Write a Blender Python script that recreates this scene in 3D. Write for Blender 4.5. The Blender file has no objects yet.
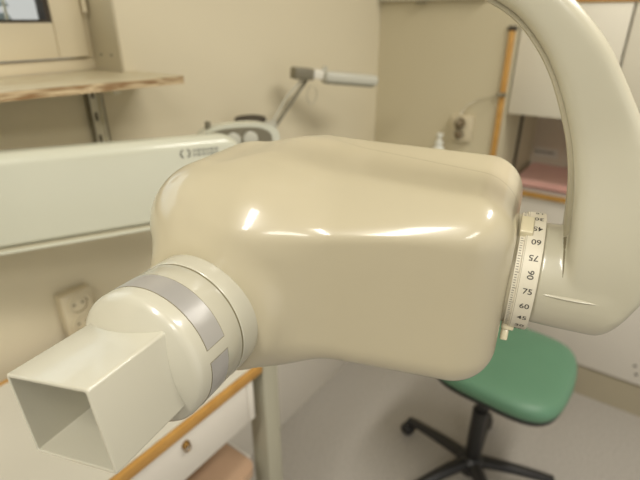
import bpy, bmesh, math, random
import numpy as np
from mathutils import Matrix, Vector, Euler

random.seed(3)
scn = bpy.context.scene
col = scn.collection
R = math.radians

# ------------------------------------------------------------------ materials
def srgb(c):
    return tuple(((v / 255) / 12.92 if v / 255 <= .04045 else ((v / 255 + .055) / 1.055) ** 2.4) for v in c) + (1.0,)

def mat(name, rgb, rough=.5, metal=0.0, coat=0.0, coat_rough=.06, noise=0.03, scale=8.0, bump=0.0, bscale=60.0, rgb2=None, spec=.5):
    m = bpy.data.materials.new(name); m.use_nodes = True
    nt = m.node_tree; N = nt.nodes; Lk = nt.links
    b = N['Principled BSDF']
    tc = N.new('ShaderNodeTexCoord')
    nz = N.new('ShaderNodeTexNoise'); nz.inputs['Scale'].default_value = scale; nz.inputs['Detail'].default_value = 4
    Lk.new(tc.outputs['Object'], nz.inputs['Vector'])
    mx = N.new('ShaderNodeMix'); mx.data_type = 'RGBA'
    c1 = srgb(rgb)
    c2 = srgb(rgb2) if rgb2 else tuple(v * (1 - noise * 3) for v in c1[:3]) + (1,)
    mx.inputs[6].default_value = c1; mx.inputs[7].default_value = c2
    Lk.new(nz.outputs['Fac'], mx.inputs[0]); Lk.new(mx.outputs[2], b.inputs['Base Color'])
    b.inputs['Roughness'].default_value = rough; b.inputs['Metallic'].default_value = metal
    b.inputs['Coat Weight'].default_value = coat; b.inputs['Coat Roughness'].default_value = coat_rough
    b.inputs['Specular IOR Level'].default_value = spec
    if bump:
        n2 = N.new('ShaderNodeTexNoise'); n2.inputs['Scale'].default_value = bscale; n2.inputs['Detail'].default_value = 5
        Lk.new(tc.outputs['Object'], n2.inputs['Vector'])
        bp = N.new('ShaderNodeBump'); bp.inputs['Strength'].default_value = bump; bp.inputs['Distance'].default_value = .002
        Lk.new(n2.outputs['Fac'], bp.inputs['Height']); Lk.new(bp.outputs['Normal'], b.inputs['Normal'])
    return m

M = {}
M['wall'] = mat('painted_wall', (216, 206, 178), .75, bump=.15, bscale=90, noise=.02, scale=2)
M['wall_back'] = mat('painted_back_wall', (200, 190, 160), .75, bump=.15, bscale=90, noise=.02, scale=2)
M['wall_grey'] = mat('unseen_wall_grey', (150, 150, 148), .8)  # neutral grey so the added unseen wall gives no beige bounce
M['ceiling'] = mat('ceiling_paint', (225, 220, 205), .9)
M['floor'] = mat('speckled_vinyl', (206, 202, 194), .45, rgb2=(120, 112, 102), scale=150, bump=.05)
M['window_white'] = mat('window_paint', (222, 210, 180), .35, noise=.02)
M['reveal'] = mat('reveal_paint', (196, 186, 158), .6, noise=.02)
M['sill'] = mat('worn_sill', (206, 188, 150), .45, rgb2=(128, 98, 58), scale=16, bump=.4, bscale=40)
M['steel'] = mat('zinc_steel', (226, 220, 196), .45, metal=.0, noise=.05)
M['dark'] = mat('dark_gap', (62, 54, 42), .7)
M['white_plastic'] = mat('white_plastic', (224, 220, 204), .3, coat=.3)
M['arm_plastic'] = mat('arm_plastic', (206, 206, 186), .25, coat=.6, coat_rough=.15, noise=.01)
M['yoke'] = mat('yoke_plastic', (193, 188, 166), .3, coat=.6, coat_rough=.08, noise=.015, scale=5)
M['trim_grey'] = mat('grey_edge_trim', (180, 172, 146), .3, coat=.4)
M['cone'] = mat('cone_plastic', (193, 189, 171), .26, coat=.5, coat_rough=.08, noise=.012, scale=6)
M['cone_in'] = mat('cone_inside', (172, 168, 146), .4, noise=.02)
M['silver'] = mat('silver_band', (194, 192, 189), .28, metal=.5, noise=.02, scale=30)
M['line'] = mat('seam_line', (120, 112, 86), .6)
M['ink'] = mat('ink', (70, 66, 58), .6)
M['ink_pale'] = mat('pale_ink', (150, 150, 138), .6)
M['ring_white'] = mat('dial_white', (226, 219, 198), .3, coat=.4)
M['tab'] = mat('tab_cream', (226, 216, 182), .3, coat=.4)
M['wood'] = mat('beech_edge', (204, 158, 84), .45, rgb2=(172, 124, 58), scale=30)
M['laminate'] = mat('white_laminate', (222, 216, 204), .35, noise=.01)
M['laminate_cab'] = mat('cabinet_laminate', (214, 208, 190), .38, noise=.01)
M['desktop'] = mat('desk_laminate', (206, 202, 188), .35, noise=.015)
M['leg'] = mat('grey_leg', (168, 164, 144), .4, noise=.02)
M['shelfbrown'] = mat('pinkish_brown_board', (188, 158, 130), .4, rgb2=(158, 126, 100), scale=4)
M['brass'] = mat('aged_brass', (150, 116, 62), .3, metal=.8)
M['vinyl'] = mat('green_vinyl', (98, 140, 112), .45, noise=.03, scale=10, bump=.1, bscale=200)
M['black'] = mat('black_plastic', (34, 33, 32), .4, noise=.02)
M['baseb'] = mat('plinth_paint', (176, 166, 142), .6)
M['pink'] = mat('pink_cloth', (246, 204, 190), .85, bump=.3, bscale=80, rgb2=(236, 188, 180), scale=6)
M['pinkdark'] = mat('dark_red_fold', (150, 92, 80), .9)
M['bottle'] = mat('bottle_plastic', (226, 226, 214), .35)
M['lamp'] = mat('lamp_plastic', (190, 188, 172), .35, noise=.03, coat=.2)
M['lampdark'] = mat('lamp_grey', (120, 114, 94), .45)
M['blind'] = mat('blind_slat', (150, 162, 166), .4)
M['backsplash'] = mat('recess_wall', (222, 210, 190), .7)
M['socket'] = mat('socket_plastic', (208, 196, 166), .35, coat=.3)
M['socketdark'] = mat('socket_recess', (110, 94, 66), .5)

def housing_mat():
    m = mat('beige_enamel', (189, 179, 151), .3, coat=.75, coat_rough=.1, noise=.008, scale=3)
    nt = m.node_tree; N = nt.nodes; Lk = nt.links; b = N['Principled BSDF']
    src = b.inputs['Base Color'].links[0].from_socket
    tc = N.new('ShaderNodeTexCoord'); sp = N.new('ShaderNodeSeparateXYZ'); Lk.new(tc.outputs['Object'], sp.inputs[0])
    def math_(op, a, b2=None, **k):
        n = N.new('ShaderNodeMath'); n.operation = op
        for i, v in enumerate((a, b2)):
            if v is None: continue
            if isinstance(v, (int, float)): n.inputs[i].default_value = v
            else: Lk.new(v, n.inputs[i])
        return n.outputs[0]
    # parting line between the two shells, y = -.043 + .27 x
    y0 = math_('ADD', math_('MULTIPLY', sp.outputs['X'], .26), -.0435)
    d = math_('ABSOLUTE', math_('ADD', sp.outputs['Y'], y0))
    line = math_('LESS_THAN', d, .00055)
    onright = math_('GREATER_THAN', sp.outputs['X'], -.02)
    fac = math_('MULTIPLY', math_('MULTIPLY', line, onright), .6)
    mx = N.new('ShaderNodeMix'); mx.data_type = 'RGBA'
    Lk.new(fac, mx.inputs[0]); Lk.new(src, mx.inputs[6]); mx.inputs[7].default_value = srgb((120, 108, 78))
    Lk.new(mx.outputs[2], b.inputs['Base Color'])
    return m
M['housing'] = housing_mat()

gl = bpy.data.materials.new('window_glass'); gl.use_nodes = True
gb = gl.node_tree.nodes['Principled BSDF']
gb.inputs['Transmission Weight'].default_value = 1; gb.inputs['Roughness'].default_value = 0.02
gb.inputs['Base Color'].default_value = (.93, .97, .96, 1); gb.inputs['IOR'].default_value = 1.05
M['glass'] = gl

# ------------------------------------------------------------------ helpers
def obj(name, bm, m, parent=None, matrix=None, smooth=False, angle=40):
    me = bpy.data.meshes.new(name)
    bmesh.ops.recalc_face_normals(bm, faces=bm.faces)
    bm.to_mesh(me); bm.free()
    o = bpy.data.objects.new(name, me); col.objects.link(o)
    me.materials.append(M[m] if isinstance(m, str) else m)
    if matrix is not None: me.transform(matrix)
    if smooth:
        me.polygons.foreach_set('use_smooth', [True] * len(me.polygons))
        try: me.set_sharp_from_angle(angle=R(angle))
        except Exception: pass
    if parent is not None: o.parent = parent
    return o

def tag(o, label=None, cat=None, group=None, kind=None):
    if label: o['label'] = label
    if cat: o['category'] = cat
    if group: o['group'] = group
    if kind: o['kind'] = kind
    return o

def thing(name, loc, label, cat, group=None, rot=None):
    e = bpy.data.objects.new(name, None); col.objects.link(e); e.location = loc
    e.empty_display_size = .05
    if rot is not None: e.rotation_euler = rot
    return tag(e, label, cat, group)

def bbox(bm, x0, x1, y0, y1, z0, z1, bev=0, seg=2, mtx=None):
    r = bmesh.ops.create_cube(bm, size=1)
    vs = r['verts']
    for v in vs:
        v.co = Vector(((x0 + x1) / 2 + v.co.x * (x1 - x0), (y0 + y1) / 2 + v.co.y * (y1 - y0), (z0 + z1) / 2 + v.co.z * (z1 - z0)))
    if bev:
        es = list({e for v in vs for e in v.link_edges})
        rr = bmesh.ops.bevel(bm, geom=es, offset=bev, segments=seg, profile=.5, affect='EDGES')
        vs = list({v for f in rr['faces'] for v in f.verts} | {v for v in vs if v.is_valid})
    if mtx is not None:
        bmesh.ops.transform(bm, matrix=mtx, verts=vs)
    return bm

def box(name, x0, x1, y0, y1, z0, z1, m, parent=None, bev=0, seg=2, off=(0, 0, 0), mtx=None):
    bm = bmesh.new(); bbox(bm, x0 - off[0], x1 - off[0], y0 - off[1], y1 - off[1], z0 - off[2], z1 - off[2], bev, seg)
    return obj(name, bm, m, parent, matrix=mtx, smooth=bool(bev))

def lathe(bm, prof, n=48, cap=True):
    """profile of (r, z) revolved about z"""
    rings = []
    for r, z in prof:
        if r < 1e-6: rings.append([bm.verts.new((0, 0, z))])
        else: rings.append([bm.verts.new((r * math.cos(2 * math.pi * i / n), r * math.sin(2 * math.pi * i / n), z)) for i in range(n)])
    for a, b in zip(rings, rings[1:]):
        for i in range(n):
            j = (i + 1) % n
            if len(a) == 1 and len(b) == 1: continue
            if len(a) == 1: bm.faces.new((a[0], b[i], b[j]))
            elif len(b) == 1: bm.faces.new((a[i], a[j], b[0]))
            else: bm.faces.new((a[i], a[j], b[j], b[i]))
    if cap:
        if len(rings[0]) > 1: bm.faces.new(rings[0][::-1])
        if len(rings[-1]) > 1: bm.faces.new(rings[-1])
    return bm

def lobj(name, prof, m, parent=None, mtx=None, n=48, angle=35, cap=True):
    bm = lathe(bmesh.new(), prof, n, cap)
    return obj(name, bm, m, parent, matrix=mtx, smooth=True, angle=angle)

def tube(bm, pts, rad, n=10):
    pts = [Vector(p) for p in pts]; rings = []
    rads = rad if isinstance(rad, (list, tuple)) else [rad] * len(pts)
    prev = None
    for i, p in enumerate(pts):
        d = (pts[min(i + 1, len(pts) - 1)] - pts[max(i - 1, 0)]).normalized()
        if prev is None:
            a = d.orthogonal().normalized()
        else:
            a = (prev - d * prev.dot(d)).normalized()
        prev = a; b = d.cross(a)
        rings.append([bm.verts.new(p + (a * math.cos(2 * math.pi * k / n) + b * math.sin(2 * math.pi * k / n)) * rads[i]) for k in range(n)])
    for a, b in zip(rings, rings[1:]):
        for k in range(n):
            bm.faces.new((a[k], a[(k + 1) % n], b[(k + 1) % n], b[k]))
    bm.faces.new(rings[0][::-1]); bm.faces.new(rings[-1])
    return bm

def spline(pts, k=6):
    P = [Vector(p) for p in pts]; out = []
    for i in range(len(P) - 1):
        p0 = P[max(i - 1, 0)]; p1 = P[i]; p2 = P[i + 1]; p3 = P[min(i + 2, len(P) - 1)]
        for j in range(k):
            t = j / k
            out.append(.5 * ((2 * p1) + (-p0 + p2) * t + (2 * p0 - 5 * p1 + 4 * p2 - p3) * t * t + (-p0 + 3 * p1 - 3 * p2 + p3) * t ** 3))
    out.append(P[-1]); return out

def frame(o, x, y, z):
    m = Matrix.Identity(4)
    for i, c in enumerate((x, y, z)):
        for j in range(3): m[j][i] = c[j]
    for j in range(3): m[j][3] = o[j]
    return m

# ------------------------------------------------------------------ room shell
W = 1.0           # window wall plane y
XB = 1.79         # back wall plane x
XR = 2.40         # recess wall plane x
HCL = 2.6
wx0, wx1, wz0, wz1 = -.75, .645, 1.445, 2.25
bm = bmesh.new()
bbox(bm, -1.8, wx0, W, W + .22, 0, HCL); bbox(bm, wx1, XR + .1, W, W + .22, 0, HCL)
bbox(bm, wx0, wx1, W, W + .22, 0, wz0 - .015); bbox(bm, wx0, wx1, W, W + .22, wz1, HCL)
tag(obj('wall_left', bm, 'wall'), kind='structure')
tag(box('wall_back', XB, XR + .1, .479, W, 0, HCL, 'wall_back'), kind='structure')
tag(box('wall_recess', XR, XR + .1, -2.6, .479, 0, HCL, 'backsplash'), kind='structure')
tag(box('floor', -1.8, XR + .1, -2.6, W + .1, -.05, 0, 'floor'), kind='structure')
tag(box('wall_unseen', -1.9, -1.8, -2.6, W + .1, 0, HCL, 'wall_grey'), kind='structure')  # unseen wall behind the camera, added to cut fill on the head's front
tag(box('ceiling', -1.8, XR + .1, -2.6, W + .1, HCL, HCL + .05, 'ceiling'), kind='structure')
tag(box('trim_5', .66, XB, W - .012, W, 0, .86, 'laminate', bev=.002), kind='structure')
# reveal lining on the right jamb, with two small filled screw holes
bm = bmesh.new(); bbox(bm, wx1 - .004, wx1, W + .001, W + .16, wz0, wz1)
rv = tag(obj('trim_1', bm, 'reveal'), kind='structure')
for yy in (1.035, 1.075):
    lobj('screw_hole', [(0, 0), (.0022, 0), (.0022, .0012), (0, .0012)], 'dark', rv, frame((wx1 - .004, yy, 1.479), (0, 1, 0), (0, 0, 1), (-1, 0, 0)), n=12)

# window: fixed frame, sash, pane, blind
wf = bpy.data.objects.new('window_1', None); col.objects.link(wf); wf.location = (0, W + .1, wz0); tag(wf, kind='structure')
o_ = (0, W + .1, wz0)
bm = bmesh.new()
yf0, yf1 = W + .105, W + .16
bbox(bm, wx0, wx1 - .004, yf0, yf1, wz0, wz0 + .026, .002); bbox(bm, wx0, wx1 - .004, yf0, yf1, wz1 - .03, wz1, .002)
bbox(bm, wx1 - .018, wx1 - .004, yf0, yf1, wz0 + .026, wz1 - .03, .002); bbox(bm, wx0, wx0 + .03, yf0, yf1, wz0 + .026, wz1 - .03, .002)
obj('window_frame', bm, 'window_white', wf, Matrix.Translation(-Vector(o_)), True)
ys0, ys1 = W + .093, W + .15
bm = bmesh.new()
bbox(bm, .556, wx1 - .022, ys0, ys1, wz0 + .03, wz1 - .034, .003)
obj('sash_stile', bm, 'window_white', wf, Matrix.Translation(-Vector(o_)), True)
bm = bmesh.new()
bbox(bm, wx0 + .03, .5555, ys0 + .0006, ys1, wz0 + .03, wz0 + .1, .002)
obj('sash_rail', bm, 'window_white', wf, Matrix.Translation(-Vector(o_)), True)
bm = bmesh.new()
bbox(bm, .546, .556, ys0 + .004, ys1 - .02, wz0 + .1, wz1 - .034); bbox(bm, wx0 + .03, .546, ys0 + .004, ys1 - .02, wz0 + .1, wz0 + .106)
obj('glazing_gasket', bm, 'dark', wf, Matrix.Translation(-Vector(o_)))
bm = bmesh.new(); bbox(bm, wx0 + .03, .55, ys0 + .03, ys0 + .034, wz0 + .1, wz1 - .034)
obj('window_pane', bm, 'glass', wf, Matrix.Translation(-Vector(o_)))
lobj('hinge', [(0, 0), (.005, 0), (.005, .1), (0, .1)], 'window_white', wf, Matrix.Translation((wx1 - .016, -.012, .12)), n=14)
bl = thing('venetian_blind', (.1, W + .2, wz0 + .1), 'white slatted blind behind the window glass at the top left', 'blind')
bm = bmesh.new()
for i in range(26):
    z = .012 + i * .026
    bbox(bm, -.8, .42, -.011, .011, -.0005, .0005, mtx=Matrix.Translation((0, 0, z)) @ Matrix.Rotation(R(38), 4, 'X'))
obj('slats', bm, 'blind', bl)
for xx in (.405, .16):
    bm = tube(bmesh.new(), [(xx, -.02, 0), (xx, -.02, .69)], .0035, 8); obj('ladder_tape', bm, 'white_plastic', bl)

# ------------------------------------------------------------------ window sill board on its rail
sl = thing('window_sill_board', (0, W, wz0 - .015), 'long marbled beige sill board with a worn brown front edge under the window', 'window sill')
bm = bmesh.new()
outline = []
for i in range(41): outline.append((-1.2 + i * (1.865 / 40), -.172 + .14 * (.665 + 1.2 - i * (1.865 / 40) - 0) * (1 if i > 19 else 0) + (.14 * .97 if i <= 19 else 0) + .001 * math.sin(i * 1.7)))
outline += [(.672, -.165), (.675, -.155), (.675, -.001), (wx1 - .005, -.001), (wx1 - .005, .104), (wx0 + .001, .104), (wx0 + .001, -.001), (-1.2, -.001)]
b0 = [bm.verts.new((x, y, 0)) for x, y in outline]; t0 = [bm.verts.new((x, y, .015)) for x, y in outline]
bm.faces.new(t0); bm.faces.new(b0[::-1])
for i in range(len(b0)): j = (i + 1) % len(b0); bm.faces.new((b0[i], b0[j], t0[j], t0[i]))
board = obj('board', bm, 'sill', sl)
def sill_mat():
    m = bpy.data.materials.new('sill_marble'); m.use_nodes = True; nt = m.node_tree; N = nt.nodes; Lk = nt.links
    b = N['Principled BSDF']; b.inputs['Roughness'].default_value = .4
    tc = N.new('ShaderNodeTexCoord'); mp = N.new('ShaderNodeMapping'); mp.inputs['Scale'].default_value = (5, 30, 60)
    Lk.new(tc.outputs['Object'], mp.inputs[0])
    nz = N.new('ShaderNodeTexNoise'); nz.inputs['Scale'].default_value = 2.5; nz.inputs['Detail'].default_value = 8; nz.inputs['Distortion'].default_value = 1.2
    Lk.new(mp.outputs[0], nz.inputs[0])
    # the facing of the front edge is worn browner than the top
    ge = N.new('ShaderNodeNewGeometry'); sx = N.new('ShaderNodeSeparateXYZ'); Lk.new(ge.outputs['Normal'], sx.inputs[0])
    ab = N.new('ShaderNodeMath'); ab.operation = 'ABSOLUTE'; Lk.new(sx.outputs['Z'], ab.inputs[0])
    cr = N.new('ShaderNodeValToRGB'); cr.color_ramp.elements[0].position = .38; cr.color_ramp.elements[0].color = srgb((138, 106, 66))
    cr.color_ramp.elements[1].position = .6; cr.color_ramp.elements[1].color = srgb((204, 184, 146))
    c2 = N.new('ShaderNodeValToRGB'); c2.color_ramp.elements[0].position = .35; c2.color_ramp.elements[0].color = srgb((190, 170, 130))
    c2.color_ramp.elements[1].position = .5; c2.color_ramp.elements[1].color = srgb((208, 198, 168))
    Lk.new(nz.outputs['Fac'], cr.inputs[0]); Lk.new(nz.outputs['Fac'], c2.inputs[0])
    mx = N.new('ShaderNodeMix'); mx.data_type = 'RGBA'; Lk.new(ab.outputs[0], mx.inputs[0]); Lk.new(cr.outputs[0], mx.inputs[6]); Lk.new(c2.outputs[0], mx.inputs[7])
    Lk.new(mx.outputs[2], b.inputs['Base Color']); return m
board.data.materials.clear(); board.data.materials.append(sill_mat())
box('edge_batten', -.2, .575, -.045, -.025, -.006, 0, 'sill', sl)

rl = thing('slotted_wall_rail', (.556, W, 1.2), 'narrow slotted metal rail on the wall under the window sill', 'rail')
bm = bmesh.new(); bbox(bm, -.014, -.011, -.014, 0, -.05, .225); bbox(bm, .011, .014, -.014, 0, -.05, .225); bbox(bm, -.014, .014, -.004, 0, -.05, .225)
obj('channel', bm, 'steel', rl)
bm = bmesh.new()
bbox(bm, -.0165, -.0142, -.016, 0, -.05, .225); bbox(bm, .0142, .0165, -.016, 0, -.05, .225)
obj('side_lip', bm, 'lampdark', rl)
for i in range(6):
    box('slot', -.0025, .0025, -.0052, -.0041, -.04 + i * .048, -.022 + i * .048, 'dark', rl)
box('support_bracket', -.008, .008, -.10, -.0162, .215, .2285, 'steel', rl, bev=.001)

# ------------------------------------------------------------------ socket outlets
def socket(loc, zrot, label, w=.08, h=.116, vdist=.05):
    s = thing('wall_socket', loc, label, 'socket', rot=(0, 0, zrot))
    # faces local -y
    box('plate', -w / 2, w / 2, -.03, 0, -h / 2, h / 2, 'socket', s, bev=.004)
    for z in (vdist / 2, -vdist / 2):
        c = lobj('outlet_well', [(.0235, 0), (.0235, .0025), (.0205, .0025), (.0195, -.001), (0, -.001)], 'socketdark', s, frame((.0, -.0305, z), (1, 0, 0), (0, 0, 1), (0, -1, 0)), n=28, cap=False)
        lobj('outlet_rim', [(.0205, .001), (.0205, .0045), (.0255, .0045), (.0255, 0)], 'socket', s, frame((0, -.0302, z), (1, 0, 0), (0, 0, 1), (0, -1, 0)), n=32, cap=False)
        for dx in (-.0095, .0095):
            lobj('pin_hole', [(0, .0006), (.003, .0006), (.003, 0), (0, 0)], 'dark', s, frame((dx, -.0297, z), (1, 0, 0), (0, 0, 1), (0, -1, 0)), n=12)
    return s
socket((.413, W, .945), 0, 'double beige wall socket on the wall below the white horizontal arm', w=.07, h=.11)
s2 = socket((XB, .617, 1.178), -math.pi / 2, 'double wall socket on the back wall with a plug and cord in it', w=.08, h=.095, vdist=.042)
cd = thing('power_cord', (XB, .617, 1.178), 'thin grey cord with plug curving from the back wall socket to the wooden edge', 'cord')
lobj('plug', [(0, .0), (.017, .0), (.016, .022), (.008, .032), (0, .032)], 'socketdark', cd, frame((-.032, .001, .021), (0, 1, 0), (0, 0, 1), (-1, 0, 0)), n=24)
lobj('plug', [(0, .0), (.013, .0), (.013, .018), (.007, .026), (0, .026)], 'socketdark', cd, frame((-.032, .001, -.021), (0, 1, 0), (0, 0, 1), (-1, 0, 0)), n=24)
bm = tube(bmesh.new(), spline([(-.062, .001, .021), (-.064, .0, .045), (-.04, -.012, .08), (-.02, -.04, .106), (-.016, -.085, .12), (-.02, -.124, .134)]), .0022, 8)
obj('cable', bm, 'trim_grey', cd, smooth=True)

# corner casing + clip
tag(box('trim_2', XB - .014, XB + .006, .479, .497, .905, 1.517, 'wood', bev=.002), kind='structure')
box_ = thing('cord_clip', (XB - .014, .489, 1.312), 'small dark clip on the upright wooden edge holding the cord', 'clip')
box('clip_body', -.012, 0, -.018, .014, -.006, .006, 'lampdark', box_, bev=.002)
lobj('clip_screw', [(0, 0), (.003, 0), (.003, .002), (0, .002)], 'steel', box_, frame((-.012, .004, 0), (0, 1, 0), (0, 0, 1), (-1, 0, 0)), n=12)
tag(box('trim_3', XB - .014, XB + .012, .476, .503, 1.518, 1.532, 'dark', bev=.002), kind='structure')

# picture rail / wall shelf at the very top of the back wall
ws = thing('wall_shelf', (XB, .78, 1.611), 'pale shelf high on the back wall at the top edge', 'shelf')
box('shelf_board', -.03, 0, -.2, .215, .004, .02, 'laminate_cab', ws, bev=.002)
box('hook', -.035, -.025, .02, .06, -.007, 0, 'lampdark', ws, bev=.001)

# ------------------------------------------------------------------ base cabinets, counter, wall cabinets (recess)
CX = 2.03
def hcab(name, y0, y1, label, n_screw):
    c = thing(name, (CX, (y0 + y1) / 2, 0), label, 'cabinet', 'white base cabinets under the counter')
    hy = (y1 - y0) / 2
    box('carcass', .02, XR - CX - .002, -hy, hy, .145, .884, 'laminate_cab', c)
    d = box('door', 0, .019, -hy + .0015, hy - .0015, .157, .882, 'laminate', c, bev=.0015)
    box('plinth', .006, XR - CX - .002, -hy, hy, 0, .145, 'baseb', c)
    for k in n_screw:
        lobj('screw_cap', [(0, 0), (.006, 0), (.005, .003), (0, .003)], 'dark', d, frame((0, k[0] - (y0 + y1) / 2, k[1]), (0, 1, 0), (0, 0, 1), (-1, 0, 0)), n=16)
hcab('base_cabinet', -.25, .477, 'white base cabinet with two dark caps on its door behind the green stool', [(-.154, .244), (-.168, .205)])
hcab('base_cabinet', -.99, -.252, 'white base cabinet to the right of the one behind the stool', [])
ct = thing('counter_top', (CX, -.25, .885), 'white counter top with a light wood front edge behind the yoke', 'counter')
box('slab', -.012, XR - CX - .001, -.74, .727, 0, .02, 'laminate', ct)
box('wood_edge', -.022, -.0125, -.74, .727, -.001, .02, 'wood', ct, bev=.002)
def wcab(y0, y1, label):
    c = thing('wall_cabinet', (1.83, (y0 + y1) / 2, 1.24), label, 'cabinet', 'white wall cabinets')
    hy = (y1 - y0) / 2
    box('carcass', .02, XR - 1.83 - .002, -hy, hy, .002, .36, 'laminate_cab', c)
    box('door', 0, .019, -hy + .0025, hy - .0025, 0, .358, 'laminate_cab', c, bev=.0015)
    box('top_edge_strip', -.004, .03, -hy, hy, .361, .385, 'wood', c, bev=.001)
wcab(.156, .476, 'white wall cabinet door seen through the curved yoke')
wcab(-.2, .154, 'white wall cabinet at the upper right corner outside the yoke')
wcab(-.56, -.202, 'white wall cabinet at the far right end of the row')
# dark gap strip on the partition end
tag(box('trim_4', 2.07, 2.098, .473, .479, .906, 1.238, 'dark'), kind='structure')

tw = thing('folded_cloth', (2.22, .2, .905), 'folded pink cloth lying on the counter behind the yoke', 'cloth')
bm = bmesh.new()
n1, n2 = 26, 20
g = {}
for layer, (zb, zt) in enumerate([(0, .014), (.0145, .028)]):
    sh = .012 * layer
    for s, z in ((0, zb), (1, zt)):
        for i in range(n1):
            for j in range(n2):
                x = -.15 + sh + .3 * j / (n2 - 1); y = -.27 + .53 * i / (n1 - 1)
                zz = z + (.0012 * math.sin(i * .9 + j * .6 + layer) if (s == 1) else 0)
                g[layer, s, i, j] = bm.verts.new((x, y, zz))
    for s in (0, 1):
        for i in range(n1 - 1):
            for j in range(n2 - 1):
                bm.faces.new((g[layer, s, i, j], g[layer, s, i + 1, j], g[layer, s, i + 1, j + 1], g[layer, s, i, j + 1]))
    for i in range(n1 - 1):
        for j in (0, n2 - 1): bm.faces.new((g[layer, 0, i, j], g[layer, 0, i + 1, j], g[layer, 1, i + 1, j], g[layer, 1, i, j]))
    for j in range(n2 - 1):
        for i in (0, n1 - 1): bm.faces.new((g[layer, 0, i, j], g[layer, 0, i, j + 1], g[layer, 1, i, j + 1], g[layer, 1, i, j]))
obj('cloth_layers', bm, 'pink', tw, smooth=True)
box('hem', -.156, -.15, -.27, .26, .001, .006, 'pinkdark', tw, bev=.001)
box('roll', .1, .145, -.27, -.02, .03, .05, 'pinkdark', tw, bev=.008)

sg = thing('wall_sign', (XR, .414, .982), 'small pale paper label with grey print on the wall above the pink cloth', 'sign')
box('card', -.002, 0, -.05, .05, -.021, .021, 'laminate', sg)
bm = bmesh.new()
x = -.036
for k in range(9):
    w = .005 + .003 * ((k * 7) % 3); bbox(bm, -.0026, -.002, x, x + w, -.004, .008); x += w + .002
obj('print', bm, 'ink_pale', sg)

bt = thing('pump_bottle', (1.71, .675, 1.0), 'small white pump bottle in front of the back wall socket', 'bottle')
lobj('bottle_body', [(0, 0), (.027, 0), (.029, .004), (.029, .09), (.02, .108), (.013, .113), (.013, .12)], 'bottle', bt, n=32)
lobj('pump_head', [(.0, .12), (.015, .12), (.015, .134), (.006, .136), (.006, .152), (.012, .153), (.012, .162), (0, .162)], 'bottle', bt, n=24)
sb = thing('side_shelf', (XB, .74, .98), 'narrow shelf on the back wall hidden behind the beige housing', 'shelf')
box('board', -.14, 0, -.2, .2, 0, .02, 'laminate', sb, bev=.002)

# ------------------------------------------------------------------ desk below the window wall
dk = thing('desk', (-.2, .78, 0), 'white narrow desk with a light wood front edge and a drawer with a brass lock', 'desk')
ox, oy = -.2, .78
def dbox(name, x0, x1, y0, y1, z0, z1, m, parent=dk, bev=0): return box(name, x0 - ox, x1 - ox, y0 - oy, y1 - oy, z0, z1, m, parent, bev)
dbox('desk_top', -1.0, .572, .576, .9445, .866, .887, 'desktop')
dbox('front_edge', -1.0, .573, .565, .5755, .865, .888, 'wood', bev=.002)
dbox('back_edge', -1.0, .572, .945, .957, .865, .888, 'wood', bev=.002)
dbox('drawer_case', -.1, .545, .582, .94, .757, .865, 'laminate')
dr = dbox('drawer', -.095, .527, .569, .5815, .758, .863, 'laminate', bev=.0015)
dbox('side_stile', .5285, .546, .569, .5815, .757, .864, 'laminate', bev=.0015)
bm = lathe(bmesh.new(), [(.0, 0), (.0085, 0), (.0085, .003), (.006, .005), (0, .005)], 24)
obj('lock_plate', bm, 'brass', dr, frame((.364 - ox, .569 - oy, .841), (1, 0, 0), (0, 0, 1), (0, -1, 0)), True)
bm = bmesh.new()
tube(bm, [(.364 - ox + .0065 * math.sin(a), .562 - oy + .0015, .835 - .0085 * math.cos(a)) for a in [k * 2 * math.pi / 24 for k in range(25)]], .0017, 8)
obj('pull_ring', bm, 'brass', dr, smooth=True)
for (x0, y0) in ((.577, .568), (.577, .905), (-.98, .568), (-.98, .905)):
    dbox('leg', x0, x0 + .048, y0, y0 + .05, 0, .884, 'leg', bev=.002)
dbox('end_rail', .585, .615, .6185, .9045, .82, .86, 'leg', bev=.001)
# lower shelf board
bm = bmesh.new()
rc = .03; pts = [(-.9 - ox, .575 - oy)] + [(.548 - rc - ox + rc * math.sin(a), .575 + rc - oy - rc * math.cos(a)) for a in [k * math.pi / 16 for k in range(9)]] + [(.548 - ox, .95 - oy), (-.9 - ox, .95 - oy)]
b0 = [bm.verts.new((x, y, .58)) for x, y in pts]; t0 = [bm.verts.new((x, y, .602)) for x, y in pts]
bm.faces.new(t0); bm.faces.new(b0[::-1])
for i in range(len(b0)): j = (i + 1) % len(b0); bm.faces.new((b0[i], b0[j], t0[j], t0[i]))
obj('lower_shelf', bm, 'shelfbrown', dk)
bm = bmesh.new()
bbox(bm, .5485 - ox, .553 - ox, .605 - oy, .95 - oy, .578, .604, .001)
obj('shelf_edge', bm, 'laminate', dk)

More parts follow.
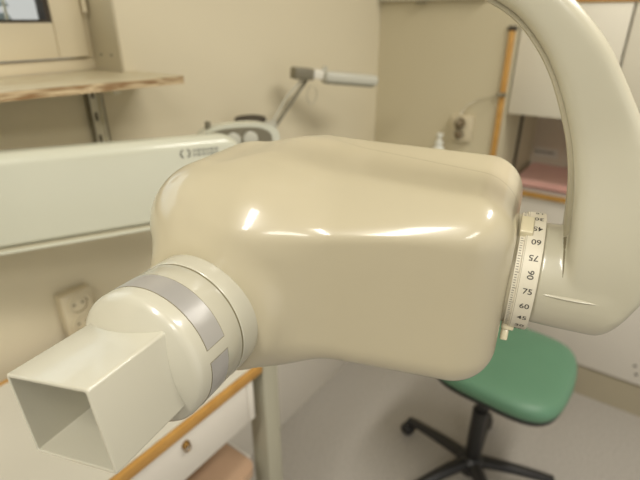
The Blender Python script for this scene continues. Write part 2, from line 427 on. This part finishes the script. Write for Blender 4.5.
# ------------------------------------------------------------------ horizontal wall arm (white beam)
P0 = Vector((.02, .98, 1.211)); P1 = Vector((.668, .69, 1.19))
dx = (P1 - P0).normalized(); ln = (P1 - P0).length; nrm = Vector((dx.y, -dx.x, 0))   # toward the camera
ba = thing('horizontal_arm', P0, 'long white rounded horizontal arm on the left wall, marked near its end', 'equipment arm')
nrm.normalize(); BM = frame((0, 0, 0), dx, -nrm, dx.cross(-nrm))
bm = bmesh.new()
H, D = .157, .052
sec = []
rr_ = .020
for cx, cz, a0 in ((D / 2 - rr_, H - rr_, 0), (-D / 2 + rr_, H - rr_, 90), (-D / 2 + .01, .01, 180), (D / 2 - .01, .01, 270)):
    r0 = rr_ if cz > .05 else .01
    for k in range(9):
        a = R(a0 + k * 90 / 8); sec.append((cx + r0 * math.cos(a), cz + r0 * math.sin(a)))
rings = []
stations = [(0, 1, 0)] + [(ln - .05, 1, 0)] + [(ln - .05 + .05 * math.sin(R(t)), 1 - .55 * (1 - math.cos(R(t))), 0) for t in range(10, 91, 8)]
for s, k, _ in stations:
    rings.append([bm.verts.new((s, c * k, H / 2 + (z - H / 2) * (1 - (1 - k) * .75))) for c, z in sec])
for a, b in zip(rings, rings[1:]):
    for i in range(len(sec)): j = (i + 1) % len(sec); bm.faces.new((a[i], a[j], b[j], b[i]))
bm.faces.new(rings[0][::-1]); bm.faces.new(rings[-1])
obj('arm_body', bm, 'arm_plastic', ba, BM, True, 50)
bm = bmesh.new(); bbox(bm, 0, ln - .03, -D / 2 + .004, D / 2 - .004, -.005, -.0005); obj('underside_channel', bm, 'trim_grey', ba, BM)
bm = bmesh.new(); bbox(bm, 0, ln - .025, -D / 2 - .001, D / 2, -.010, -.005, .001); obj('lower_lip', bm, 'arm_plastic', ba, BM)
# printed mark: two brackets and small pale lettering
bm = bmesh.new()
for sgn, cx in ((1, .592), (-1, .598)):
    for k in range(8):
        a0, a1 = R(100 + k * 20), R(120 + k * 20)
        if sgn < 0: a0, a1 = math.pi - a0, math.pi - a1
        q = []
        for r_, a in ((.0055, a0), (.0055, a1), (.0085, a1), (.0085, a0)):
            q.append(bm.verts.new((cx + r_ * math.cos(a) * .8, -D / 2 - .0006, .130 + r_ * math.sin(a))))
        bm.faces.new(q)
obj('arm_emblem', bm, 'ink', ba, BM)
bm = bmesh.new(); x = .610; k = 0
while x < .66:
    w = .004 + .002 * ((k * 5) % 3)
    for z in (.132, .124): bbox(bm, x, x + w, -D / 2 - .0008, -D / 2 + .001, z, z + .005)
    x += w + .0025; k += 1
obj('arm_print', bm, 'ink_pale', ba, BM)
# pivot bracket at the arm end: grey oval plate with two pale caps, pale rim
bm = bmesh.new()
def oval(bm, x0, x1, z0, z1, y0, y1, n=28):
    cx, cz = (x0 + x1) / 2, (z0 + z1) / 2; ax, az = (x1 - x0) / 2, (z1 - z0) / 2
    A = []; B = []
    for i in range(n):
        a = 2 * math.pi * i / n; c, s = math.cos(a), math.sin(a)
        c = math.copysign(abs(c) ** .75, c); s = math.copysign(abs(s) ** .75, s)
        A.append(bm.verts.new((cx + ax * c, y0, cz + az * s))); B.append(bm.verts.new((cx + ax * c, y1, cz + az * s)))
    bm.faces.new(A); bm.faces.new(B[::-1])
    for i in range(n): j = (i + 1) % n; bm.faces.new((A[i], A[j], B[j], B[i]))
    return bm
oval(bm, ln - .07, ln + .110, .09, .166, .035, .065)
pb = obj('pivot_bracket', bm, 'arm_plastic', ba, BM, True, 40)
bm = oval(bmesh.new(), ln - .066, ln + .090, .096, .158, .031, .0349)
obj('bracket_face', bm, 'lampdark', pb, BM, True, 40)
for cx in (ln + .0, ln + .038):
    lobj('pivot_cap', [(0, 0), (.0165, 0), (.0165, .005), (.014, .0065), (0, .0065)], 'lamp', pb, BM @ frame((cx, .031, .133), (1, 0, 0), (0, 0, 1), (0, -1, 0)), n=28)
lobj('bracket_knob', [(0, 0), (.006, 0), (.006, .016), (0, .018)], 'lampdark', pb, BM @ Matrix.Translation((ln - .045, .05, .155)), n=16)

# ------------------------------------------------------------------ small examination lamp

lp = thing('arm_lamp', (.95, W, 1.2), 'slim grey task lamp with a long horizontal head on a thin slanted arm', 'lamp')
LO = Vector((.95, W, 1.2))
def lpt(*a): return Vector(a) - LO
box('wall_bracket', -.03, .03, -.05, .004, -.02, .06, 'lamp', lp, bev=.004)
lobj('lamp_base', [(0, 0), (.03, 0), (.036, .01), (.036, .085), (.03, .098), (0, .1)], 'lamp', lp, Matrix.Translation((0, -.08, 0)), n=32)
lobj('base_cap', [(0, .1), (.043, .1), (.043, .106), (.04, .109), (0, .109)], 'dark', lp, Matrix.Translation((0, -.08, 0)), n=32)
box('arm_joint', .03, .095, -.095, -.066, .045, .09, 'lamp', lp, bev=.008)
a0, a1 = lpt(1.035, .915, 1.262), lpt(1.187, .905, 1.388)
bm = tube(bmesh.new(), [a0, a1], .0055, 10); obj('arm_rod', bm, 'lampdark', lp, smooth=True)
bm = tube(bmesh.new(), [a0 + Vector((-.012, 0, .012)), lpt(1.10, .915, 1.345), a1 + Vector((-.014, 0, .006))], .003, 8); obj('spring_rod', bm, 'lamp', lp, smooth=True)
h0, h1 = lpt(1.145, .912, 1.408), lpt(1.375, .78, 1.378)
hd = (h1 - h0).normalized(); side = hd.cross(Vector((0, 0, 1))).normalized(); upv = side.cross(hd)
HM = frame(h0, hd, side, upv); HL = (h1 - h0).length
bm = bmesh.new(); bbox(bm, -.012, .05, -.022, .022, -.016, .017, .005); obj('head_counter_end', bm, 'lampdark', lp, HM, True)
bm = bmesh.new(); bbox(bm, .05, .085, -.014, .014, -.011, .016, .004); obj('swivel_block', bm, 'white_plastic', lp, HM, True)
lobj('swivel_knob', [(0, 0), (.008, 0), (.008, .012), (0, .014)], 'lamp', lp, HM @ Matrix.Translation((.09, 0, .014)), n=16)
bm = bmesh.new(); bbox(bm, .085, HL + .004, -.028, .028, -.019, .015, .012, 4); obj('lamp_head', bm, 'lamp', lp, HM, True)
bm = bmesh.new(); bbox(bm, .095, HL - .012, -.02, .02, -.022, -.0185, .001); obj('diffuser', bm, 'lampdark', lp, HM, True)
# loop of thin cable hanging below the lamp head
bm = tube(bmesh.new(), [lpt(1.245 + .028 * math.cos(a) * .9, .9, 1.325 + .028 * math.sin(a)) + Vector((0, .03, .01)) for a in [R(75 + k * 12) for k in range(29)]], .0011, 6)
obj('cable_loop', bm, 'lamp', lp, smooth=True)

# ------------------------------------------------------------------ green stool
st = thing('swivel_stool', (1.31, .265, 0), 'swivel stool with a padded green seat and black five-legged base', 'stool')
def superell(a, b, n, e):
    return [(a * math.copysign(abs(math.cos(t)) ** e, math.cos(t)), b * math.copysign(abs(math.sin(t)) ** e, math.sin(t))) for t in [2 * math.pi * k / n for k in range(n)]]
def seatpad(prof, m, name, parent):
    bm = bmesh.new(); rings = []
    S = superell(.208, .2, 72, .5)
    for k, z in prof:
        ring = []
        for (x, y) in S:
            f = 1.0
            w = 1 - .10 * max(0, x / .208)          # slightly narrower towards the rear
            ring.append(bm.verts.new((x * k, y * k * w, z - .010 * (1 - (x / .208) ** 2) * (1 if z > .54 else 0) * k)))
        rings.append(ring)
    for a, b in zip(rings, rings[1:]):
        for i in range(72): j = (i + 1) % 72; bm.faces.new((a[i], a[j], b[j], b[i]))
    bm.faces.new(rings[0][::-1]); bm.faces.new(rings[-1])
    return obj(name, bm, m, parent, Matrix.Translation((.04, -.045, 0)) @ Matrix.Rotation(R(-4), 4, 'Z'), True, 60)
seatpad([(.93, .515), (.985, .52), (1.0, .53), (.995, .545), (.97, .558), (.9, .566), (.75, .570), (.5, .571), (.2, .571)], 'vinyl', 'seat_cushion', st)
seatpad([(.5, .488), (.8, .492), (.97, .502), (.985, .514), (.97, .519)], 'black', 'seat_shell', st)
lobj('column', [(.026, .07), (.026, .30), (.0265, .302), (.0265, .34), (.016, .345), (.016, .44), (.045, .46), (.05, .49), (0, .49)], 'black', st, n=32)
bm = bmesh.new(); tube(bm, spline([(.02, -.01, .455), (.09, -.06, .45), (.15, -.10, .447), (.165, -.11, .445)]), .006, 8)
bbox(bm, .14, .18, -.13, -.09, .44, .45, .003)
obj('height_lever', bm, 'black', st, smooth=True)
lobj('hub', [(0, .055), (.042, .055), (.045, .07), (.045, .11), (.03, .125), (0, .125)], 'black', st, n=32)
for k in range(5):
    a = R(77 + 72 * k); c, s_ = math.cos(a), math.sin(a)
    bm = bmesh.new(); rings = []
    for t in np.linspace(0, 1, 12):
        r_ = .03 + t * .255; z = .098 - .028 * t ** 1.6; w = .026 - .009 * t; h = .021 - .008 * t
        ring = []
        for q in range(12):
            b_ = 2 * math.pi * q / 12
            ring.append(bm.verts.new((r_ * c - s_ * w * math.cos(b_), r_ * s_ + c * w * math.cos(b_), z + h * math.sin(b_))))
        rings.append(ring)
    for p_, q_ in zip(rings, rings[1:]):
        for i in range(12): bm.faces.new((p_[i], p_[(i + 1) % 12], q_[(i + 1) % 12], q_[i]))
    bm.faces.new(rings[0][::-1]); bm.faces.new(rings[-1])
    lg = obj('leg', bm, 'black', st, smooth=True)
    ca = lobj('caster', [(0, -.022), (.02, -.022), (.025, -.016), (.026, -.004), (.018, -.002), (.018, .002), (.026, .004), (.025, .016), (.02, .022), (0, .022)], 'black', lg,
              frame((.285 * c, .285 * s_, .0265), (-s_, c, 0), (0, 0, 1), (c, s_, 0)) @ Matrix.Rotation(R(90), 4, 'Y') , n=24)
    bm = tube(bmesh.new(), [(.285 * c, .285 * s_, .03), (.285 * c, .285 * s_, .072)], .006, 8); obj('caster_stem', bm, 'steel', lg)

# ------------------------------------------------------------------ x-ray tube head and yoke
# local frame: x = swivel axis (to the right), y = out towards the viewer, z = up
XC = (.3208, .2147, 1.3718)
hx = R(-77.7)
xr = thing('xray_machine', XC, 'beige dental x-ray head with square white cone held in a large curved yoke', 'x-ray machine', rot=(0, 0, hx))
LMAT = None
STUB_C = np.array([-.06915, .10241, -.0323]); STUB_N = np.array([-.00102, .9989, .04678])
Q = dict(aR=.1482, aL=-.0677, bF_R=.0695, bF_L=.0925, bB=.0962, cT_R=.0711, cT_L=.0758, cB_R=.0795, cB_L=.083, rR=.031, lx=-.0674, ly=.0162, lz=-.0139,
         lrx=.0771, lry=.0894, lrz=.0882, lr=.0553, k=.03, crR=.0588, crL=.0278, cha=.9)
def smin(a, b, k):
    h = np.clip(.5 + .5 * (b - a) / k, 0, 1); return b * (1 - h) + a * h - k * h * (1 - h)
def rbox(q, r): return np.linalg.norm(np.maximum(q, 0), axis=1) + np.minimum(q.max(axis=1), 0) - r
def sdf(L):
    d = Q; a, b, c = L[:, 0], L[:, 1], L[:, 2]
    t = np.clip((a - d['aL']) / (d['aR'] - d['aL']), -.3, 1.2)
    bF = d['bF_L'] + (d['bF_R'] - d['bF_L']) * t; cT = d['cT_L'] + (d['cT_R'] - d['cT_L']) * t; cB = d['cB_L'] + (d['cB_R'] - d['cB_L']) * t
    r = d['rR']; am = (d['aL'] + d['aR']) / 2; ah = (d['aR'] - d['aL']) / 2
    bmid = (bF - d['bB']) / 2; bh = (bF + d['bB']) / 2; cm = (cT - cB) / 2; ch = (cT + cB) / 2
    bx = rbox(np.stack([np.abs(a - am) - ah + r, np.abs(b - bmid) - bh + r, np.abs(c - cm) - ch + r], 1), r)
    lr = d['lr']
    blob = rbox(np.stack([np.abs(a - d['lx']) - d['lrx'] + lr, np.abs(b - d['ly']) - d['lry'] + lr, np.abs(c - d['lz']) - d['lrz'] + lr], 1), lr)
    cr = d['crL'] + (d['crR'] - d['crL']) * t
    chf = (b - bF) * math.cos(d['cha']) + (c - cr) * math.sin(d['cha'])
    bx = -smin(-bx, -chf, .006)
    S = L - STUB_C; ax = S @ STUB_N; rad = np.linalg.norm(S - ax[:, None] * STUB_N, axis=1)
    q2 = np.stack([rad - .0495, ax + .003], 1); q2[:, 1] = np.maximum(q2[:, 1], -ax - .10)
    stb = np.linalg.norm(np.maximum(q2, 0), axis=1) + np.minimum(q2.max(axis=1), 0) - .006
    return smin(smin(bx, blob, d['k']), stb, .022)
NG = 110
gg = np.tan(np.linspace(-1, 1, NG) * np.pi / 4)
u, v = np.meshgrid(gg, gg, indexing='ij'); one = np.ones_like(u)
V = []
for s in (1, -1):
    V += [np.stack([s * one, u, v], -1), np.stack([u, s * one, v], -1), np.stack([u, v, s * one], -1)]
V = np.array(V).reshape(-1, 3); Dn = V / np.linalg.norm(V, axis=1)[:, None]
lo = np.zeros(len(Dn)); hi = np.full(len(Dn), .4)
for _ in range(24):
    mm = (lo + hi) / 2; sv = sdf(Dn * mm[:, None]); hi = np.where(sv > 0, mm, hi); lo = np.where(sv > 0, lo, mm)
pos = Dn * ((lo + hi) / 2)[:, None]
keys = {}; remap = []; verts = []
for i, p_ in enumerate(np.round(V, 5)):
    kx = tuple(p_)
    if kx not in keys: keys[kx] = len(verts); verts.append(pos[i])
    remap.append(keys[kx])
faces = []
for f_ in range(6):
    o0 = f_ * NG * NG
    for i in range(NG - 1):
        for j in range(NG - 1):
            faces.append((remap[o0 + i * NG + j], remap[o0 + (i + 1) * NG + j], remap[o0 + (i + 1) * NG + j + 1], remap[o0 + i * NG + j + 1]))
bm = bmesh.new(); bv = [bm.verts.new(tuple(p_)) for p_ in verts]
for f_ in faces: bm.faces.new([bv[i] for i in f_])
obj('tube_housing', bm, 'housing', xr, smooth=True, angle=180)

# square cone (collimator): local z = beam axis outwards
KM = Matrix(((.9838, -.1795, -.001, -.0693), (-.0074, -.0462, .9989, .2383), (.1793, .9827, .0468, -.0259), (0, 0, 0, 1)))
cyl = [(.0508, -.140), (.0508, -.1325), (.0503, -.1105)]
lobj('collar_ring', [(.0, -.142), (.0508, -.142), (.0510, -.134), (.0507, -.1108), (.0503, -.1104), (.0, -.1104)], 'cone', xr, KM, n=96)
lobj('groove_ring', [(0, -.1106), (.0500, -.1106), (.0500, -.1090), (0, -.1090)], 'line', xr, KM, n=96)
cb = lobj('cone_barrel', [(0, -.1092), (.0498, -.1092), (.0502, -.1087), (.0499, -.0650), (.0494, -.0628), (.0478, -.0608), (.0450, -.0592), (.036, -.0550), (.024, -.0505), (.012, -.0487), (0, -.0482)], 'cone', xr, KM, n=96, angle=50)
def band(name, a0, a1, z0, z1, r, m, parent):
    bm = bmesh.new(); n = max(4, int(abs(a1 - a0) / 3)); A = []
    for k in range(n + 1):
        a = R(a0 + (a1 - a0) * k / n); c, s = math.cos(a), math.sin(a)
        A.append([bm.verts.new((c * q, s * q, z)) for q, z in ((r - .001, z0), (r, z0), (r, z1), (r - .001, z1))])
    for p_, q_ in zip(A, A[1:]):
        for i in range(3): bm.faces.new((p_[i], p_[i + 1], q_[i + 1], q_[i]))
    bm.faces.new(A[0]); bm.faces.new(A[-1][::-1])
    return obj(name, bm, m, parent, KM, True, 30)
for a0, a1 in ((8, 128), (-52, -3)):
    band('silver_band', a0, a1, -.0912, -.0728, .05024, 'silver', cb)
    band('band_outline', a0 - .5, a1 + .5, -.0917, -.0723, .0501, 'line', cb)
# square tube
w2, h2, wl = .03373, .02785, .0022
def rr_section(hw, hh, r, n=5):
    out = []
    for cx, cy, a0 in ((hw - r, hh - r, 0), (-hw + r, hh - r, 90), (-hw + r, -hh + r, 180), (hw - r, -hh + r, 270)):
        for k in range(n + 1):
            a = R(a0 + 90 * k / n); out.append((cx + r * math.cos(a), cy + r * math.sin(a)))
    return out
bm = bmesh.new(); rings = []
for hw, hh, r, z in ((w2, h2, .0022, -.0600), (w2, h2, .0022, -.0006), (w2 - .0006, h2 - .0006, .0018, 0), (w2 - wl + .0003, h2 - wl + .0003, .0012, 0), (w2 - wl, h2 - wl, .001, -.0004), (w2 - wl - .0005, h2 - wl - .0005, .001, -.0465)):
    rings.append([bm.verts.new((x, y, z)) for x, y in rr_section(hw, hh, r)])
for a, b in zip(rings, rings[1:]):
    for i in range(len(a)): j = (i + 1) % len(a); bm.faces.new((a[i], a[j], b[j], b[i]))
bm.faces.new(rings[-1])
sq = obj('square_cone', bm, 'cone', xr, KM, True, 35)
bm = bmesh.new(); bbox(bm, -w2 + wl + .0006, w2 - wl - .0006, -h2 + wl + .0006, h2 - wl - .0006, -.0463, -.0455)
obj('inner_plate', bm, 'cone_in', sq, KM)
lobj('aperture', [(0, -.0454), (.014, -.0454), (.014, -.0450), (.0125, -.0450), (.0125, -.0453), (0, -.0453)], 'trim_grey', sq, KM, n=40)

# yoke: curved slab + swivel drum fused into one skin
outer = [(.2160, -.034), (.2190, -.026), (.2240, -.012), (.2285, .0), (.2330, .013), (.2325, .040), (.2265, .070), (.2165, .1005), (.2085, .1175), (.2005, .1315), (.1905, .1475), (.1798, .1635), (.1680, .1770), (.1545, .1900), (.13, .2095), (.10, .226), (.065, .238), (.025, .244), (-.02, .245)]
inner = [(.1820, -.032), (.1825, -.012), (.1828, .0), (.1825, .0234), (.1806, .0514), (.1776, .0762), (.1712, .1024), (.1620, .1265), (.1522, .1470), (.1408, .1640), (.1267, .1790), (.1107, .1893), (.09, .198), (.065, .205), (.03, .209), (-.02, .21)]
def resamp(pts, n):
    P = spline([(x, 0, z) for x, z in pts], 8); d = [0]
    for a, b in zip(P, P[1:]): d.append(d[-1] + (b - a).length)
    out = []; j = 0
    for i in range(n):
        t = d[-1] * i / (n - 1)
        while j < len(d) - 2 and d[j + 1] < t: j += 1
        f = (t - d[j]) / max(1e-9, d[j + 1] - d[j]); out.append(P[j].lerp(P[j + 1], min(1, f)))
    return out
NS = 90
Po = resamp(outer, NS); Pi = resamp(inner, NS)
HT = .0215
def yoke_bm(shrink=0.0, ht=HT, r=.009, push=0.0):
    bm = bmesh.new(); rings = []
    for po, pi in zip(Po, Pi):
        d = (po - pi); w = d.length; d = d.normalized()
        q_ = min(1, max(0, (.115 - pi.z) / .10)); h_ = ht + .0165 * q_ * q_ * (3 - 2 * q_)
        zc = (pi.z + po.z) / 2 - .002
        if zc < 0: h_ = min(h_, math.sqrt(max(1e-6, .0388 ** 2 - zc * zc)))
        ring = []
        for cx, cy, a0 in ((w - r, h_ - r, 0), (r, h_ - r, 90), (r, -h_ + r, 180), (w - r, -h_ + r, 270)):
            for k in range(7):
                a = R(a0 + 15 * k); rx = r
                t = cx + rx * math.cos(a); y = cy + r * math.sin(a)
                p_ = pi + d * t; ring.append(bm.verts.new((p_.x, y, p_.z)))
        rings.append(ring)
    n = len(rings[0])
    for a, b in zip(rings, rings[1:]):
        for i in range(n): j = (i + 1) % n; bm.faces.new((a[i], a[j], b[j], b[i]))
    bm.faces.new(rings[0][::-1]); bm.faces.new(rings[-1])
    return bm
bm = yoke_bm()
AX = frame((0, 0, .002), (0, 1, 0), (0, 0, 1), (1, 0, 0))      # lathe z -> local x
b2 = lathe(bmesh.new(), [(0, .1655), (.0385, .1655), (.0390, .185), (.0390, .2110), (.0383, .2145), (.036, .2170), (.025, .2200), (0, .222)], 72)
b2.transform(AX); tmp = bpy.data.meshes.new('tmp_drum'); b2.to_mesh(tmp); b2.free(); bm.from_mesh(tmp); bpy.data.meshes.remove(tmp)
bmesh.ops.recalc_face_normals(bm, faces=bm.faces)
yk = obj('yoke', bm, 'yoke', xr)
m1 = yk.modifiers.new('fuse', 'REMESH'); m1.mode = 'VOXEL'; m1.voxel_size = .0016; m1.use_smooth_shade = True
m2 = yk.modifiers.new('soften', 'CORRECTIVE_SMOOTH') if False else yk.modifiers.new('soften', 'SMOOTH'); m2.factor = .5; m2.iterations = 12
bpy.context.view_layer.update()
dg = bpy.context.evaluated_depsgraph_get()
nm = bpy.data.meshes.new_from_object(yk.evaluated_get(dg)); yk.modifiers.clear(); yk.data = nm; nm.name = 'yoke'
if not nm.materials: nm.materials.append(M['yoke'])
nm.polygons.foreach_set('use_smooth', [True] * len(nm.polygons))
# grey edge liner running round the inside of the curve
bm = bmesh.new(); rings = []
for k in range(NS):
    if Pi[k].z < .028: continue
    t = (Pi[min(k + 1, NS - 1)] - Pi[max(k - 1, 0)]).normalized(); nn = Vector((-t.z, 0, t.x))   # points inward (left)
    ring = []
    for (a, y) in ((-.003, .0125), (.0022, .0125), (.003, .0115), (.003, -.0115), (.0022, -.0125), (-.003, -.0125)):
        ring.append(bm.verts.new((Pi[k].x + nn.x * a, y, Pi[k].z + nn.z * a)))
    rings.append(ring)
for a, b in zip(rings, rings[1:]):
    for i in range(6): j = (i + 1) % 6; bm.faces.new((a[i], a[j], b[j], b[i]))
bm.faces.new(rings[0][::-1]); bm.faces.new(rings[-1])
obj('edge_liner', bm, 'trim_grey', xr, smooth=True)
# dark strip standing in for slot shade where the inner edge runs out
bm = bmesh.new(); zz = [.0385 - .022 * k / 10 for k in range(11)]
tube(bm, [(.1795 + .0035 * (.05 - z) / .032 * .6, math.sqrt(.0390 ** 2 - (z - .002) ** 2) - .0006, z) for z in zz], [.0016 * (1 - k / 11) + .0002 for k in range(11)], 8)
obj('slit_shade', bm, 'line', xr, smooth=True)
# raised rib on the drum
bm = bmesh.new(); n = 20; rings = []
for k in range(n + 1):
    t = k / n; x = .1715 + .0355 * t; w = .0014 * math.sin(math.pi * min(1, t * 1.02 + .0)) ** .6 + .0001
    rings.append([bm.verts.new((x, .0386 + q * .8, .0045 + s * w)) for s, q in ((-1, 0), (-.5, w), (0, w * 1.3), (.5, w), (1, 0))])
for a, b in zip(rings, rings[1:]):
    for i in range(4): bm.faces.new((a[i], a[i + 1], b[i + 1], b[i]))
obj('drum_rib', bm, 'yoke', xr, smooth=True)

# graduated dial
RD = .0455
dl = lobj('dial_ring', [(0, .1500), (.0430, .1500), (.0440, .1505), (.0440, .1538), (RD - .0003, .1540), (RD, .1543), (RD, .1661), (RD - .0004, .1665), (.0395, .1665), (0, .1665)], 'ring_white', xr, AX, n=120, angle=30)
lobj('dial_gap', [(0, .1480), (.0425, .1480), (.0425, .1501), (0, .1501)], 'trim_grey', xr, AX, n=72)
# AX maps lathe angle t to local (y = cos, z = sin)
def ringpt(psi, x, r): return (x, r * math.cos(psi), .002 + r * math.sin(psi))
bm = bmesh.new()
for k in range(-70, 150):
    a = R(23 + k * 2.5) ; 
    if not (-100 < 23 + k * 2.5 < 150): continue
    L_ = .0016 if k % 6 else .0024
    da = .0002 / .044
    q = [bm.verts.new(ringpt(a + s, x, .04415)) for s, x in ((-da, .1512), (-da, .1512 + L_), (da, .1512 + L_), (da, .1512))]
    bm.faces.new(q)
obj('dial_ticks', bm, 'ink', dl)
bm = bmesh.new()
for x0 in (.1548,):
    A = [[bm.verts.new(ringpt(R(k), x, RD + .00005)) for x in (x0, x0 + .0004)] for k in range(-100, 151, 3)]
    for p_, q_ in zip(A, A[1:]): bm.faces.new((p_[0], p_[1], q_[1], q_[0]))
obj('dial_line', bm, 'trim_grey', dl)
def numeral(txt, psi_deg, rot_deg, size=.0059, xc=.1613):
    cu = bpy.data.curves.new('num', 'FONT'); cu.body = txt; cu.size = size; cu.align_x = 'CENTER'; cu.align_y = 'CENTER'; cu.resolution_u = 4
    cu.offset = size * .012
    o = bpy.data.objects.new('num', cu); col.objects.link(o); bpy.context.view_layer.update()
    me = bpy.data.meshes.new_from_object(o.evaluated_get(bpy.context.evaluated_depsgraph_get()))
    bpy.data.objects.remove(o); bpy.data.curves.remove(cu)
    xs = [v_.co.x for v_ in me.vertices]; ys = [v_.co.y for v_ in me.vertices]
    cx, cy = (max(xs) + min(xs)) / 2, (max(ys) + min(ys)) / 2
    rc, rs = math.cos(R(rot_deg)), math.sin(R(rot_deg))
    for v_ in me.vertices:
        x, y = (v_.co.x - cx) * 1.12, v_.co.y - cy
        x, y = x * rc - y * rs, x * rs + y * rc
        v_.co = ringpt(R(psi_deg) + y / RD, xc + x, RD + .00012)
    me.materials.clear(); me.materials.append(M['ink'])
    for p_ in me.polygons: p_.material_index = 0
    me.name = 'numeral'
    o = bpy.data.objects.new('numeral', me); col.objects.link(o); o.parent = dl
for txt, k, rt in (('90', 0, -90), ('75', -1, 0), ('60', -2, 0), ('45', -3, 0), ('30', -4, 0), ('15', -5, 0), ('75', 1, 180), ('60', 2, 180), ('45', 3, 180), ('30', 4, 180), ('15', 5, 180), ('0', 6, 180)):
    numeral(txt, 22.5 + 15 * k, rt)
# index tabs gripping the dial
def tab(name, psi, x0, x1, half, r0, r1, m='tab'):
    mt = Matrix.Translation((0, 0, .002)) @ Matrix.Rotation(R(psi), 4, 'X')
    bm = bmesh.new(); bbox(bm, x0, x1, r0, r1, -half, half, .0012, 3)
    return obj(name, bm, m, xr, mt, True)
tab('index_tab', 69, .1495, .1585, .0085, .040, .0482)
tab('index_tab', -62, .1495, .1585, .0075, .040, .0478)
tab('index_lug', -62, .1500, .1555, .0042, .046, .0565)
# slim cable cover between dial and drum, swivel above, carrying arm
lobj('yoke_swivel', [(0, .2), (.03, .2), (.03, .25), (.022, .262), (.022, .30), (0, .30)], 'yoke', xr, Matrix.Translation((0, 0, 0)), n=48)
# the profile data above is written with y towards the viewer; turn it into the machine's right-handed axes
FL = Matrix.Scale(-1, 4, (0, 1, 0))
seen = set()
for o in list(xr.children_recursive):
    if o.type == 'MESH' and o.data.name not in seen:
        seen.add(o.data.name); o.data.transform(FL); o.data.flip_normals()
inv = Matrix.Rotation(-hx, 4, 'Z') @ Matrix.Translation(-Vector(XC))
bm = bmesh.new(); bbox(bm, XC[0] - .025, XC[0] + .025, XC[1] - .03, W, XC[2] + .30, XC[2] + .36, .008)
obj('carrying_arm', bm, 'yoke', xr, inv, True)
bm = bmesh.new(); bbox(bm, XC[0] - .06, XC[0] + .06, W - .03, W - .0005, XC[2] + .27, XC[2] + .39, .006)
obj('wall_plate', bm, 'yoke', xr, inv, True)

# ------------------------------------------------------------------ light
def area(name, loc, rot, sx, sy, power, color):
    l = bpy.data.lights.new(name, 'AREA'); l.shape = 'RECTANGLE'; l.size = sx; l.size_y = sy; l.energy = power; l.color = color
    o = bpy.data.objects.new(name, l); col.objects.link(o); o.location = loc; o.rotation_euler = rot; return o
warm = (1, .96, .885)
area('ceiling_light', (-.95, .12, 2.56), (0, 0, 0), 1.2, .2, 20, warm)
area('ceiling_light', (-1.15, -.85, 2.56), (0, 0, 0), 1.2, .4, 17, warm)
area('ceiling_light', (1.0, -.55, 2.56), (0, 0, 0), 1.2, .2, 26, warm)  # unseen panel, placed here to shine into the counter recess
area('window_daylight', (-.1, W + .35, 1.95), (R(-90), 0, 0), 1.3, .8, 3.5, (.9, .96, 1))
w = bpy.data.worlds.new('World'); scn.world = w; w.use_nodes = True
bg = w.node_tree.nodes['Background']; bg.inputs[0].default_value = (1, .975, .925, 1); bg.inputs[1].default_value = .55

# ------------------------------------------------------------------ camera
cd_ = bpy.data.cameras.new('camera'); cam = bpy.data.objects.new('camera', cd_); col.objects.link(cam)
cd_.sensor_width = 36; cd_.lens = 26.494; cd_.clip_start = .01
th, pt_ = R(35.8), math.atan(220 / 471)
fwd = Vector((math.cos(th) * math.cos(pt_), math.sin(th) * math.cos(pt_), -math.sin(pt_)))
cam.location = (0, 0, 1.55); cam.rotation_euler = fwd.to_track_quat('-Z', 'Y').to_euler()
cd_.dof.use_dof = True; cd_.dof.focus_distance = .33; cd_.dof.aperture_fstop = 6.3
scn.camera = cam
scn.view_settings.view_transform = 'Standard'; scn.view_settings.look = 'None'
scn.view_settings.exposure = .13; scn.view_settings.gamma = 1
